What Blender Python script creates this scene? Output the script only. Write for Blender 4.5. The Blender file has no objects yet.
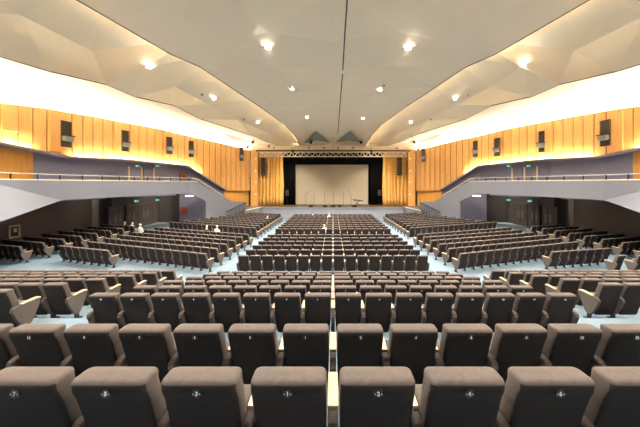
import bpy, bmesh, math, random
from mathutils import Vector, Matrix
from mathutils.bvhtree import BVHTree
random.seed(7)
S = bpy.context.scene
COL = S.collection
F = 256.0; U0 = 333.0; H0 = 183.0      # focal length in pixels and the level horizon, eye at the origin
R = math.radians

# ------------------------------------------------------------------ camera
cd = bpy.data.cameras.new('camera'); cam = bpy.data.objects.new('camera', cd); COL.objects.link(cam)
cam.location = (0, 0, 0); cam.rotation_euler = (R(90), 0, 0)
cd.sensor_width = 36; cd.lens = 36*F/640
cd.shift_x = (320-U0)/640; cd.shift_y = -(213.5-H0)/640
cd.clip_start = .05; cd.clip_end = 200
S.camera = cam
S.view_settings.view_transform = 'Standard'; S.view_settings.look = 'None'
S.view_settings.gamma = 1; S.view_settings.use_curve_mapping = False
S.view_settings.exposure = 0.9

# ------------------------------------------------------------------ materials
def mat(name, col, rough=.6, metal=0, var=0, vscale=3, emit=None, estr=0, bump=0, bscale=50, sheen=0, stretch=None, spec=.5):
    m = bpy.data.materials.new(name); m.use_nodes = True
    nt = m.node_tree; b = nt.nodes['Principled BSDF']
    b.inputs['Base Color'].default_value = (*col, 1); b.inputs['Roughness'].default_value = rough
    b.inputs['Metallic'].default_value = metal
    b.inputs['Specular IOR Level'].default_value = spec
    if sheen:
        b.inputs['Sheen Weight'].default_value = sheen; b.inputs['Sheen Roughness'].default_value = .5
        b.inputs['Sheen Tint'].default_value = (1, .85, .78, 1)
    if emit:
        b.inputs['Emission Color'].default_value = (*emit, 1); b.inputs['Emission Strength'].default_value = estr
    if var or bump:
        tc = nt.nodes.new('ShaderNodeTexCoord'); mp = nt.nodes.new('ShaderNodeMapping')
        nt.links.new(tc.outputs['Object'], mp.inputs['Vector'])
        if stretch: mp.inputs['Scale'].default_value = stretch
    if var:
        n = nt.nodes.new('ShaderNodeTexNoise'); n.inputs['Scale'].default_value = vscale; n.inputs['Detail'].default_value = 5
        nt.links.new(mp.outputs['Vector'], n.inputs['Vector'])
        r = nt.nodes.new('ShaderNodeValToRGB')
        r.color_ramp.elements[0].position = .3; r.color_ramp.elements[1].position = .7
        r.color_ramp.elements[0].color = (*[c*(1-var) for c in col], 1)
        r.color_ramp.elements[1].color = (*[min(1, c*(1+var)) for c in col], 1)
        nt.links.new(n.outputs['Fac'], r.inputs['Fac']); nt.links.new(r.outputs['Color'], b.inputs['Base Color'])
    if bump:
        n2 = nt.nodes.new('ShaderNodeTexNoise'); n2.inputs['Scale'].default_value = bscale
        nt.links.new(mp.outputs['Vector'], n2.inputs['Vector'])
        bp = nt.nodes.new('ShaderNodeBump'); bp.inputs['Strength'].default_value = bump; bp.inputs['Distance'].default_value = .01
        nt.links.new(n2.outputs['Fac'], bp.inputs['Height']); nt.links.new(bp.outputs['Normal'], b.inputs['Normal'])
    return m

M = dict(
    fabric=mat('seat_fabric', (.102, .083, .077), .85, var=.12, vscale=30, bump=.25, bscale=350, sheen=.12, spec=.3),
    fabric_shaded=mat('seat_fabric_shaded', (.034, .025, .023), .8, var=.1, vscale=14, bump=.15, bscale=300, spec=.25),  # the seat fabric again, darkened to stand for shade on rear faces
    wood=mat('armrest_wood', (.52, .41, .27), .4, var=.15, vscale=9, stretch=(6, 1, 6)),
    metal=mat('dark_metal', (.02, .02, .022), .45, metal=.3),
    chrome=mat('chrome', (.75, .75, .75), .25, metal=1),
    plate=mat('plate_black', (.006, .006, .006), .3),
    digit=mat('digit_white', (.8, .83, .8), .4, emit=None),
    carpet=mat('carpet', (.155, .22, .28), .95, var=.12, vscale=2.5, bump=.2, bscale=120),
    plaster=mat('ceiling_plaster', (.90, .80, .62), .8, var=.02, vscale=.6),
    plaster_grey=mat('ceiling_plaster_grey', (.85, .76, .61), .8, var=.02, vscale=.6),
    bank=mat('ceiling_bank', (.90, .85, .75), .8),
    edge=mat('ceiling_edge', (.05, .04, .035), .7),
    slot=mat('slot_dark', (.05, .045, .045), .7),
    parapet=mat('parapet_paint', (.155, .17, .215), .6, var=.03, vscale=.7),
    blue=mat('wall_slate', (.20, .21, .31), .7, var=.05, vscale=.8),
    brown=mat('wall_brown_grey', (.085, .072, .078), .6, var=.08, vscale=.7),
    dark=mat('dark_grey', (.035, .033, .036), .7),
    black=mat('black_cloth', (.006, .006, .007), .95, spec=.1),
    panel=mat('wood_panel', (.72, .39, .12), .45, var=.10, vscale=2.2, stretch=(3, 3, .35)),
    panel2=mat('wood_panel_amber', (.66, .34, .07), .5, var=.10, vscale=2.2, stretch=(3, 3, .35)),
    groove=mat('wood_groove', (.16, .08, .025), .7),
    curtain=mat('gold_curtain', (.74, .45, .11), .55, var=.10, vscale=3, stretch=(4, 4, .5), sheen=.3),
    screen=mat('screen_cloth', (.50, .46, .37), .8),
    stagewood=mat('stage_boards', (.12, .085, .055), .45, var=.2, vscale=4, stretch=(.5, 6, 1)),
    stagefront=mat('stage_front', (.22, .24, .29), .7, var=.03),
    cream=mat('cream_paint', (.80, .70, .52), .7),
    truss=mat('truss_alu', (.82, .76, .62), .4, metal=.2),
    lampgrey=mat('lamp_grey', (.26, .30, .30), .4, metal=.3),
    plategrey=mat('plate_grey', (.16, .14, .14), .4),
    red=mat('hose_red', (.30, .04, .02), .4),
    orange=mat('hose_orange', (.42, .11, .03), .4),
    green=mat('exit_green', (.02, .35, .18), .4, emit=(.05, .75, .45), estr=.25),
    signwhite=mat('sign_white', (.9, .9, .9), .4, emit=(.9, 1, .95), estr=.5),
    lampwhite=mat('lamp_white', (.9, .9, .9), .4, emit=(1, .97, .9), estr=1.2),
    disc=mat('downlight_glow', (1, 1, 1), .4, emit=(1, .93, .82), estr=40),
    led=mat('led_strip', (1, 1, 1), .4, emit=(1, .84, .58), estr=95),
    ledslot=mat('led_strip_slot', (1, 1, 1), .4, emit=(1, .82, .55), estr=40),
    ledtop=mat('led_strip_ceiling', (1, 1, 1), .4, emit=(1, .84, .60), estr=210),
    skin=mat('skin', (.62, .38, .27), .6), skinpale=mat('skin_pale', (.75, .52, .38), .6),
    hairdark=mat('hair_dark', (.02, .015, .012), .7), hairgrey=mat('hair_grey', (.62, .60, .56), .8),
    hairblond=mat('hair_blond', (.5, .38, .2), .8),
    shirtwhite=mat('shirt_white', (.85, .85, .83), .8), shirtdark=mat('shirt_dark', (.03, .03, .04), .8),
    shirtred=mat('shirt_red', (.4, .06, .05), .8), trousers=mat('trousers', (.04, .04, .06), .8),
    glass=mat('glass_rail', (.55, .60, .62), .15), railbeige=mat('rail_beige', (.72, .60, .42), .4),
)

# ------------------------------------------------------------------ helpers
def link(name, bm, mats, parent=None, smooth=False, recalc=True):
    if recalc: bmesh.ops.recalc_face_normals(bm, faces=bm.faces)
    me = bpy.data.meshes.new(name); bm.to_mesh(me); bm.free()
    for m in (mats if isinstance(mats, (list, tuple)) else [mats]): me.materials.append(m)
    if smooth:
        for p in me.polygons: p.use_smooth = True
    o = bpy.data.objects.new(name, me); COL.objects.link(o)
    if parent: o.parent = parent
    return o
def tag(o, label=None, cat=None, group=None, kind=None):
    if label: o['label'] = label
    if cat: o['category'] = cat
    if group: o['group'] = group
    if kind: o['kind'] = kind
    return o
def struct(name, bm, m, label, smooth=False, recalc=True):
    return tag(link(name, bm, m, None, smooth, recalc), label, name.split('_')[0], kind='structure')
def empty(name, loc, rz, label, cat, group=None):
    o = bpy.data.objects.new(name, None); COL.objects.link(o); o.location = loc; o.rotation_euler = (0, 0, rz)
    o.empty_display_size = .2
    return tag(o, label, cat, group)
def box(bm, a, b, mi=0, mtx=None):
    vs = [Vector((x, y, z)) for x in (a[0], b[0]) for y in (a[1], b[1]) for z in (a[2], b[2])]
    if mtx: vs = [mtx @ v for v in vs]
    v = [bm.verts.new(p) for p in vs]
    for f in ((0,1,3,2), (4,6,7,5), (0,4,5,1), (2,3,7,6), (0,2,6,4), (1,5,7,3)):
        bm.faces.new([v[i] for i in f]).material_index = mi
def bar(bm, p, q, r, n=6, mi=0):
    p, q = Vector(p), Vector(q); d = (q-p).normalized()
    a = d.orthogonal().normalized(); b = d.cross(a)
    c = [[bm.verts.new(o + a*r*math.cos(t*2*math.pi/n) + b*r*math.sin(t*2*math.pi/n)) for t in range(n)] for o in (p, q)]
    for i in range(n):
        bm.faces.new([c[0][i], c[0][(i+1) % n], c[1][(i+1) % n], c[1][i]]).material_index = mi
    bm.faces.new(c[0][::-1]).material_index = mi; bm.faces.new(c[1]).material_index = mi
def prism(bm, prof, x0, x1, mi=0, axis='x'):
    """profile of (y,z) points extruded along x"""
    A = [bm.verts.new((x0, y, z)) for y, z in prof]; B = [bm.verts.new((x1, y, z)) for y, z in prof]
    n = len(prof)
    for i in range(n): bm.faces.new([A[i], A[(i+1) % n], B[(i+1) % n], B[i]]).material_index = mi
    bm.faces.new(A).material_index = mi; bm.faces.new(B[::-1]).material_index = mi
def disc(bm, c, nrm, r, h, n=16, mi=0):
    c = Vector(c); nrm = Vector(nrm).normalized(); bar(bm, c, c+nrm*h, r, n, mi)
def loft(bm, rings, mi=0, cap=True):
    V = [[bm.verts.new(p) for p in r] for r in rings]; n = len(rings[0])
    for k in range(len(V)-1):
        for i in range(n): bm.faces.new([V[k][i], V[k][(i+1) % n], V[k+1][(i+1) % n], V[k+1][i]]).material_index = mi
    if cap:
        bm.faces.new(V[0][::-1]).material_index = mi; bm.faces.new(V[-1]).material_index = mi
def plan(u, A, B):
    """plan point on the wall line A-B that lies in the direction of column u"""
    k = (u-U0)/F; (ax, ay), (bx, by) = A, B
    t = (k*ay-ax)/((bx-ax)-k*(by-ay))
    return (ax+(bx-ax)*t, ay+(by-ay)*t)
def zat(v, y): return (H0-v)/F*y

# ------------------------------------------------------------------ floor heights
D = [1.55, 2.55] + [4.55+i for i in range(6)]           # the eight stepped rows, back faces
def ztop(d): return -1.205-.265*(d-1.55)
HS = .92
def zfloor(y):
    if y < 10.6: return ztop(9.55)-HS
    pts = [(10.6, -4.245), (12.4, -4.25), (17.2, -4.36), (29.5, -4.42), (60, -4.42)]
    for (a, za), (b, zb) in zip(pts, pts[1:]):
        if y <= b: return za+(zb-za)*(y-a)/(b-a)
    return -4.42
prof = [(-6.2, -6)]
edges = [(-6.2, -1.595), (.53-.01, -1.86)]
prof = [(-6.2, ztop(-.45)-HS), (.52, ztop(-.45)-HS), (.52, ztop(.55)-HS), (1.53, ztop(.55)-HS)]
k = 1.55
while k < 9.6:
    z = ztop(k)-HS; prof.append((k-.02, z)); prof.append((k+.98, z)); k += 1
prof += [(10.6, -4.245), (12.4, -4.25), (17.2, -4.36), (29.5, -4.42), (40, -4.42)]
bm = bmesh.new()
top = prof; bot = [(40, -6), (-6.2, -6)]
prism(bm, top+bot, -24, 24)
floor = struct('floor', bm, M['carpet'], 'pale blue carpeted stepped floor and aisles of the auditorium')

# ------------------------------------------------------------------ theatre seat
def rr(hw, y0, y1, z, r, n=4, lean=0):
    """rounded rectangle ring in plan"""
    r = min(r, hw*.98, (y1-y0)*.49); pts = []
    for cx, cy, a0 in ((hw-r, y0+r, -90), (hw-r, y1-r, 0), (-hw+r, y1-r, 90), (-hw+r, y0+r, 180)):
        for i in range(n):
            a = R(a0+90*i/(n-1)); pts.append(Vector((cx+r*math.cos(a), cy+r*math.sin(a), z)))
    return pts
def back_bm(lod=0):
    bm = bmesh.new()
    L = [(.13, .225, .25, .18, .012), (.155, .205, .285, .21, .02), (.30, .172, .30, .226, .03), (.45, .128, .27, .231, .03),
         (.62, .080, .225, .235, .035), (.78, .035, .172, .236, .035), (.825, .016, .155, .236, .035),
         (.85, .003, .15, .235, .04), (.897, .000, .148, .233, .035), (.912, .006, .142, .228, .035), (.92, .024, .124, .21, .03)]
    if lod: L = [L[i] for i in (0, 2, 4, 6, 8, 10)]
    loft(bm, [rr(hw, y0, y1, z, r, 2 if lod else 4) for z, y0, y1, hw, r in L])
    # same cloth all over; rear faces below the head roll painted darker for shade
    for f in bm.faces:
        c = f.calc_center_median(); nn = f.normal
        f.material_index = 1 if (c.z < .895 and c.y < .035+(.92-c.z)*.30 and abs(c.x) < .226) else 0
    return bm
def cushion_bm():
    bm = bmesh.new()
    P = [(.25, .20, .30), (.29, .185, .345), (.40, .20, .41), (.50, .215, .455), (.545, .225, .46), (.56, .25, .44)]
    P = [(z, y0+.085 if z < .5 else y0+.045, y1) for z, y0, y1 in P]
    loft(bm, [rr(.225 if i not in (0, 5) else .205, y0, y1, z, .03, 3) for i, (z, y0, y1) in enumerate(P)])
    return bm
def seatdown_bm():
    bm = bmesh.new(); loft(bm, [rr(.20, .25, .60, .36, .05, 3), rr(.225, .24, .64, .39, .05, 3), rr(.225, .24, .64, .44, .05, 3), rr(.2, .26, .61, .46, .05, 3)]); return bm
def arm_bm(x, lod=0):
    bm = bmesh.new()
    w = .034
    pf = [(.045, .50), (.06, .555), (.10, .575), (.43, .595), (.485, .585), (.505, .55), (.49, .48), (.375, .19), (.33, .14), (.25, .13), (.19, .18), (.11, .34)]
    if lod: pf = [pf[i] for i in (0, 2, 3, 5, 7, 9)]
    prism(bm, pf, x-w, x+w)
    if not lod: bmesh.ops.bevel(bm, geom=[e for e in bm.edges if abs(e.verts[0].co.x-e.verts[1].co.x) < 1e-6], offset=.008, segments=2, affect='EDGES')
    return bm
def cap_bm(x, lod=0):
    bm = bmesh.new(); w = .037
    prism(bm, [(.20, .583), (.20, .602), (.44, .620), (.50, .612), (.522, .585), (.50, .575), (.44, .598)], x-w, x+w)
    if not lod: bmesh.ops.bevel(bm, geom=[e for e in bm.edges if abs(e.verts[0].co.x-e.verts[1].co.x) < 1e-6], offset=.006, segments=1, affect='EDGES')
    return bm
def leg_bm(x):
    bm = bmesh.new()
    loft(bm, [rr(.05, .19, .40, 0, .02, 3), rr(.05, .19, .40, .015, .02, 3)])
    loft(bm, [rr(.02, .24, .33, .015, .01, 3), rr(.02, .24, .33, .23, .01, 3)])
    for v in bm.verts: v.co.x += x
    return bm
PX, PY, PZ = 0, .008, .80
def num_mesh(txt):
    c = bpy.data.curves.new('num', 'FONT'); c.body = txt; c.size = .036; c.extrude = .0012; c.align_x = 'CENTER'; c.align_y = 'CENTER'
    c.resolution_u = 3; c.offset = .0012
    o = bpy.data.objects.new('num', c); COL.objects.link(o)
    bpy.context.view_layer.update()
    me = bpy.data.meshes.new_from_object(o); bpy.data.objects.remove(o); me.materials.clear(); me.materials.append(M['digit'])
    T = Matrix.Translation((0, -.0045, .85)) @ Matrix.Rotation(R(90), 4, 'X')
    me.transform(T)
    return me
NUM = {}
def numme(t):
    if t not in NUM: NUM[t] = num_mesh(t)
    return NUM[t]

def mesh_of(bm, mats, name, smooth=False):
    o = link(name, bm, mats, None, smooth); me = o.data; bpy.data.objects.remove(o); return me
ME = dict(back=mesh_of(back_bm(), [M['fabric'], M['fabric_shaded']], 'backrest', True),
          cushion=mesh_of(cushion_bm(), M['fabric'], 'seat', True),
          down=mesh_of(seatdown_bm(), M['fabric'], 'seat', True),
          armL=mesh_of(arm_bm(-.275), M['fabric'], 'armrest'), armR=mesh_of(arm_bm(.275), M['fabric'], 'armrest'),
          capL=mesh_of(cap_bm(-.275), M['wood'], 'armrest_cap'), capR=mesh_of(cap_bm(.275), M['wood'], 'armrest_cap'),
          legL=mesh_of(leg_bm(-.275), M['metal'], 'leg'), legR=mesh_of(leg_bm(.275), M['metal'], 'leg'))
bm = bmesh.new(); disc(bm, (0, .010, .85), (0, -1, 0), .028, .014, 20)
bmesh.ops.translate(bm, verts=bm.verts, vec=(0, .0, 0))
ME['plate'] = mesh_of(bm, M['plate'], 'number_plate')
for s, nm_ in ((-1, 'screwL'), (1, 'screwR')):
    bm = bmesh.new(); disc(bm, (s*.019, -.002, .85), (0, -1, 0), .0045, .004, 8); ME[nm_] = mesh_of(bm, M['chrome'], 'screw')
bm = bmesh.new(); disc(bm, (-.302, .30, .43), (-1, 0, 0), .022, .004, 14); ME['dotL'] = mesh_of(bm, M['chrome'], 'row_plate')
bm = bmesh.new(); disc(bm, (.302, .30, .43), (1, 0, 0), .022, .004, 14); ME['dotR'] = mesh_of(bm, M['chrome'], 'row_plate')

def child(name, me, parent, label=None):
    o = bpy.data.objects.new(name, me); COL.objects.link(o); o.parent = parent
    if label: o['label'] = label
    return o
def seat_thing(x, y, z, rz, label, group, num=None, endL=False, endR=False):
    t = empty('theatre_seat', (x, y, z), rz, label, 'seat', group)
    b = child('backrest', ME['back'], t)
    child('seat', ME['cushion'], t)
    a = child('armrest', ME['armL'], t); child('armrest_cap', ME['capL'], a, 'pale wooden cap')
    if endL: child('row_plate', ME['dotL'], a)
    child('leg', ME['legL'], t)
    if endR:
        a = child('armrest', ME['armR'], t); child('armrest_cap', ME['capR'], a, 'pale wooden cap'); child('row_plate', ME['dotR'], a)
        child('leg', ME['legR'], t)
    if num:
        p = child('number_plate', ME['plate'], b, 'round black plate with white number'); 
        child('number', numme(num), b); child('screw', ME['screwL'], b); child('screw', ME['screwR'], b)
    return t

# ------------------------------------------------------------------ seat list
ORD = ['first', 'second', 'third', 'fourth', 'fifth', 'sixth', 'seventh', 'eighth', 'ninth', 'tenth', 'eleventh', 'twelfth',
       'thirteenth', 'fourteenth', 'fifteenth', 'sixteenth', 'seventeenth', 'eighteenth']
SP = .55
seats = []   # dict(x,y,z,rz,label,group,num,endL,endR)
def add(x, y, z, rz, label, group, num=None, endL=False, endR=False):
    seats.append(dict(x=x, y=y, z=z, rz=rz, label=label, group=group, num=num, endL=endL, endR=endR))
for r, d in enumerate(D):
    n = (6, 8, 8, 8, 8, 8, 8, 8)[r]
    rown = ['the front row nearest the camera', 'the second row from the camera', 'the third row',
            'the fourth row', 'the fifth row', 'the sixth row', 'the seventh row', 'the eighth row'][r]
    z = ztop(d)-HS
    for s in (-1, 1):
        for i in range(n):
            num = str(2*i+1 if s < 0 else 2*i+2)
            side = 'left' if s < 0 else 'right'
            if r < 2: lab = f'brown seat with number {num} plate on its back, in {rown}'
            else: lab = f'brown padded seat {ORD[i]} to the {side} of the centre line in {rown}'
            add(s*(i+.5)*SP, d, z, 0, lab, f'seats in {rown}', num, s < 0 and i == n-1, s > 0 and i == n-1)
for r in range(6):
    d = 4.72+r*.99; n = (2, 4, 6, 8, 11, 13)[r]; z = ztop(D[r+2])-HS
    rown = ['nearest row', 'second row', 'third row', 'fourth row', 'fifth row', 'sixth row'][r]
    for s in (-1, 1):
        side = 'left' if s < 0 else 'right'
        for i in range(n):
            x = s*(6.0+(i+.5)*SP)
            lab = (f'brown aisle seat with wooden armrest ending the {rown} of the near {side} block' if i == 0 else
                   f'brown seat {ORD[i]} from the aisle in the {rown} of the near {side} block')
            add(x, d, z, 0, lab, f'near {side} block seats', None, s > 0 and i == 0, s < 0 and i == 0)
for r in range(6):
    d = 11.7+1.06*r
    rown = ['front', 'second', 'third', 'fourth', 'fifth', 'sixth'][r]
    for s in (-1, 1):
        for i in range(8):
            add(s*(i+.5)*SP, d, zfloor(d), 0, f'dark brown seat {ORD[i]} {"left" if s < 0 else "right"} of centre, {rown} row of middle block past the cross aisle',
                'middle block seats', None, s < 0 and i == 7, s > 0 and i == 7)
for r in range(10):
    d = 19.3+1.05*r
    for s in (-1, 1):
        for i in range(8): add(s*(i+.5)*SP, d, zfloor(d), 0, None, 'f', None, s < 0 and i == 7, s > 0 and i == 7)
def angled(x0, y0, a, n, s, lab, grp):
    """row that starts at its inner end (x0,y0) and runs outwards towards the wall, bending to the stage"""
    for i in range(n):
        t = (i+.5)*SP
        x = s*(x0+t*math.cos(a)); y = y0+t*math.sin(a)
        side = 'left' if s < 0 else 'right'
        l = lab and lab.replace('ORD', ORD[i]).replace('SIDE', side)
        add(x, y, zfloor(y), a if s > 0 else -a, l, grp.replace('SIDE', side), None, s > 0 and i == 0, s < 0 and i == 0)
for s in (-1, 1):
    for r in range(6):
        rown = ['front', 'second', 'third', 'fourth', 'fifth', 'sixth'][r]
        angled(5.98-.06*r, 12.0+1.03*r, R(18.7), 16, s, f'dark brown seat ORD from the inner aisle, {rown} row of SIDE angled block', 'SIDE angled block seats')
    angled(11.1 if s < 0 else 10.6, 12.6 if s < 0 else 12.35, R(17 if s < 0 else 12), 7, s, 'brown seat ORD from the inner end of the short row before SIDE angled block', 'SIDE short row seats')
    for r in range(8):
        rown = ['front', 'second', 'third', 'fourth', 'fifth', 'sixth', 'seventh', 'last'][r]
        angled(16.5-.08*r, 13.45+1.0*r, R(15.5), 7, s, f'brown seat ORD from the aisle in {rown} row of SIDE outer block under the balcony', 'SIDE outer block seats')
    for r in range(10):
        n = 17-r
        angled(5.95, 19.7+1.03*r, R(20), n, s, None, 'f')
add(13.3, 11.75, zfloor(11.75), R(14), 'single dark brown seat standing alone at right of the cross aisle', 'single seats at the right cross aisle', None, True, False)
add(14.25, 11.75, zfloor(11.75), R(12), 'dark brown aisle seat at right edge of the picture beside the lone seat', 'single seats at the right cross aisle', None, True, False)
add(14.78, 11.87, zfloor(11.87), R(12), 'dark brown seat at the far right picture edge behind the aisle seat', 'single seats at the right cross aisle', None, False, False)

def inview(q): u = U0+F*q['x']/q['y']; return -45*max(.5, 3/q['y']) < u < 640+45*max(.5, 3/q['y'])
seats = [q for q in seats if inview(q) or q['y'] < 3]
cand = sorted([q for q in seats if q['label']], key=lambda q: q['y'])
near = cand[:300]
ids = {id(q) for q in near}
for q in near:
    seat_thing(q['x'], q['y'], q['z'], q['rz'], q['label'], q['group'], q['num'] if q['y'] < 9.8 else None, q['endL'], q['endR'])
# everything further away: one mass of seats
def far_template(eL, eR):
    vs, fs, mi = [], [], []
    def take(bm, base):
        bm.verts.index_update(); o = len(vs)
        vs.extend(v.co.copy() for v in bm.verts)
        for f in bm.faces: fs.append([o+v.index for v in f.verts]); mi.append(base if base >= 0 else f.material_index)
        bm.free()
    def rc(b): bmesh.ops.recalc_face_normals(b, faces=b.faces); return b
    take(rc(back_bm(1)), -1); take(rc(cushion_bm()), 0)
    for ok, x in ((True, -.275), (eR, .275)):
        if ok:
            take(rc(arm_bm(x, 1)), 0); take(rc(cap_bm(x, 1)), 2); take(rc(leg_bm(x)), 3)
    return vs, fs, mi
TT = {(a, b): far_template(a, b) for a in (0, 1) for b in (0, 1)}
V, FF, MI = [], [], []
for q in seats:
    if id(q) in ids: continue
    vs, fs, mi = TT[(int(q['endL']), int(q['endR']))]
    T = Matrix.Translation((q['x'], q['y'], q['z'])) @ Matrix.Rotation(q['rz'], 4, 'Z')
    o = len(V); V.extend([tuple(T @ v) for v in vs]); FF.extend([[o+i for i in f] for f in fs]); MI.extend(mi)
me = bpy.data.meshes.new('theatre_seats'); me.from_pydata(V, [], FF); me.polygons.foreach_set('material_index', MI)
for k in ('fabric', 'fabric_shaded', 'wood', 'metal'): me.materials.append(M[k])
me.update()
far = bpy.data.objects.new('theatre_seats', me); COL.objects.link(far)
tag(far, 'mass of dark brown seats filling the far blocks up to the stage', 'seats', kind='stuff')

# ------------------------------------------------------------------ walls
def wallstrip(name, pts, m, label, thick=.3, side=-1):
    """pts: list of (x,y,ztop,zbot) along a wall; thickened away from the room"""
    for mir in (1, -1):
        bm = bmesh.new(); n = len(pts)
        nr = []
        for i in range(n):
            a = Vector(pts[max(i-1, 0)][:2]); b = Vector(pts[min(i+1, n-1)][:2]); d = (b-a).normalized()
            nr.append(Vector((-d.y, d.x)))       # to the left of the travel direction: away from the room for a left wall going to the stage
        fr = [(Vector((mir*p[0], p[1], p[2])), Vector((mir*p[0], p[1], p[3]))) for p in pts]
        bk = [(Vector((mir*(p[0]+nr[i].x*thick), p[1]+nr[i].y*thick, p[2])), Vector((mir*(p[0]+nr[i].x*thick), p[1]+nr[i].y*thick, p[3]))) for i, p in enumerate(pts)]
        A = [[bm.verts.new(c) for c in pr] for pr in fr]; B = [[bm.verts.new(c) for c in pr] for pr in bk]
        for i in range(n-1):
            bm.faces.new([A[i][0], A[i+1][0], A[i+1][1], A[i][1]]); bm.faces.new([B[i][0], B[i][1], B[i+1][1], B[i+1][0]])
            bm.faces.new([A[i][0], B[i][0], B[i+1][0], A[i+1][0]]); bm.faces.new([A[i][1], A[i+1][1], B[i+1][1], B[i][1]])
        for i in (0, n-1): bm.faces.new([A[i][0], A[i][1], B[i][1], B[i][0]])
        sd = 'left' if mir == 1 else 'right'
        struct(name.replace('SIDE', sd), bm, m, label.replace('SIDE', sd))

# plan of the upper wood wall, by direction and depth
ST = [(-60, 13.5), (0, 16), (67, 19.5), (120, 23.5), (187, 29.5), (225, 32.5), (250, 34.4)]
TOPV = [(-60, 95), (0, 103), (30, 106.5), (48, 108.5), (80, 114.5), (100, 117.5), (130, 123.5), (160, 129), (187, 135.5), (205, 140), (225, 144), (250, 150.5)]
BOTV = [(-60, 134), (0, 145.5), (35, 152.5), (67, 158.5), (120, 160.8), (187, 167), (225, 190.5), (250, 190.5)]
def interp(tab, u):
    if u <= tab[0][0]: return tab[0][1]
    for (a, va), (b, vb) in zip(tab, tab[1:]):
        if u <= b: return va+(vb-va)*(u-a)/(b-a)
    return tab[-1][1]
def wd(u): return interp(ST, u)
def wpt(u):
    for (a, da), (b, db) in zip(ST, ST[1:]):
        if u <= b or b == 250:
            return plan(u, ((a-U0)/F*da, da), ((b-U0)/F*db, db))
def woodpt(u):
    x, y = wpt(u); return (x, y, zat(interp(TOPV, u), y), zat(interp(BOTV, u), y))
JT = [-60, -42, -26, -10, 2, 18, 33, 47, 60, 72, 83, 93, 103, 113, 121, 130, 139, 147, 155, 163, 170, 177.5, 184.5, 190.5, 197, 203.5, 209.5, 215.5, 221, 226, 231, 236, 241, 246, 250]
for mir, sd in ((1, 'left'), (-1, 'right')):
    bm = bmesh.new()
    cols = [(-21.3, -6.2, 4.9, 2.2), (-21.3, 4, 4.9, 2.2)] + [woodpt(u) for u in JT]
    for p, q in zip(cols, cols[1:]):
        a = Vector((p[0], p[1])); b = Vector((q[0], q[1])); d = (b-a).normalized(); nr = Vector((-d.y, d.x))
        for off, g, mi in ((0, .035, 0), (.05, 0, 1)):
            a2 = a+nr*off+d*g; b2 = b+nr*off-d*g
            z0, z1, y0, y1 = p[2], q[2], p[3], q[3]
            if mi: z0 -= .03; z1 -= .03; y0 += .03; y1 += .03
            c = [(mir*a2.x, a2.y), (mir*b2.x, b2.y)]; e = [(mir*(a2.x+nr.x*.04), a2.y+nr.y*.04), (mir*(b2.x+nr.x*.04), b2.y+nr.y*.04)]
            v = [bm.verts.new((*c[0], y0)), bm.verts.new((*c[1], y1)), bm.verts.new((*c[1], z1)), bm.verts.new((*c[0], z0)),
                 bm.verts.new((*e[0], y0)), bm.verts.new((*e[1], y1)), bm.verts.new((*e[1], z1)), bm.verts.new((*e[0], z0))]
            for f in ((0,1,2,3), (5,4,7,6), (4,0,3,7), (1,5,6,2), (3,2,6,7), (4,5,1,0)):
                bm.faces.new([v[i] for i in f]).material_index = mi
    struct(f'wall_{sd}_upper', bm, [M['panel'], M['groove']], f'tall honey coloured wood panel wall hung high along the {sd} side')
# slate wall behind the balcony, below the wood
pts = [(-21.6, -6.2, 4.7, -6), (-21.6, 4, 4.7, -6)]
def out(u, o):
    x, y = wpt(u); x2, y2 = wpt(u+1); d = Vector((x2-x, y2-y)).normalized(); return (x-d.y*o, y+d.x*o)
sl = []
for u in (-60, 0, 37): 
    x, y = out(u, .35); sl.append((x, y, zat(interp(BOTV, u), y)+.15, -1.4))
wallstrip('wall_SIDE_balcony_rear', [(-21.6, -6.2, 2.4, -1.4), (-21.6, 6, 2.4, -1.4)] + sl, M['panel2'], 'amber wood panelling behind the balcony at its rear SIDE')
sl = []
for u in (37, 67, 120, 160, 187, 206, 215, 225): 
    x, y = out(u, .35); sl.append((x, y, zat(interp(BOTV, u), y)+.15, -1.4 if u < 210 else -2.7))
wallstrip('wall_SIDE_balcony', sl, M['blue'], 'slate blue wall behind the SIDE balcony')
sl = []
for u in (222, 235, 250): 
    x, y = out(u, .5); sl.append((x, y, zat(190, y)+.3, -4.6))
wallstrip('wall_SIDE_stage_end', sl, M['panel2'], 'amber wood wall below the panelling beside the stage on the SIDE')
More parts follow.
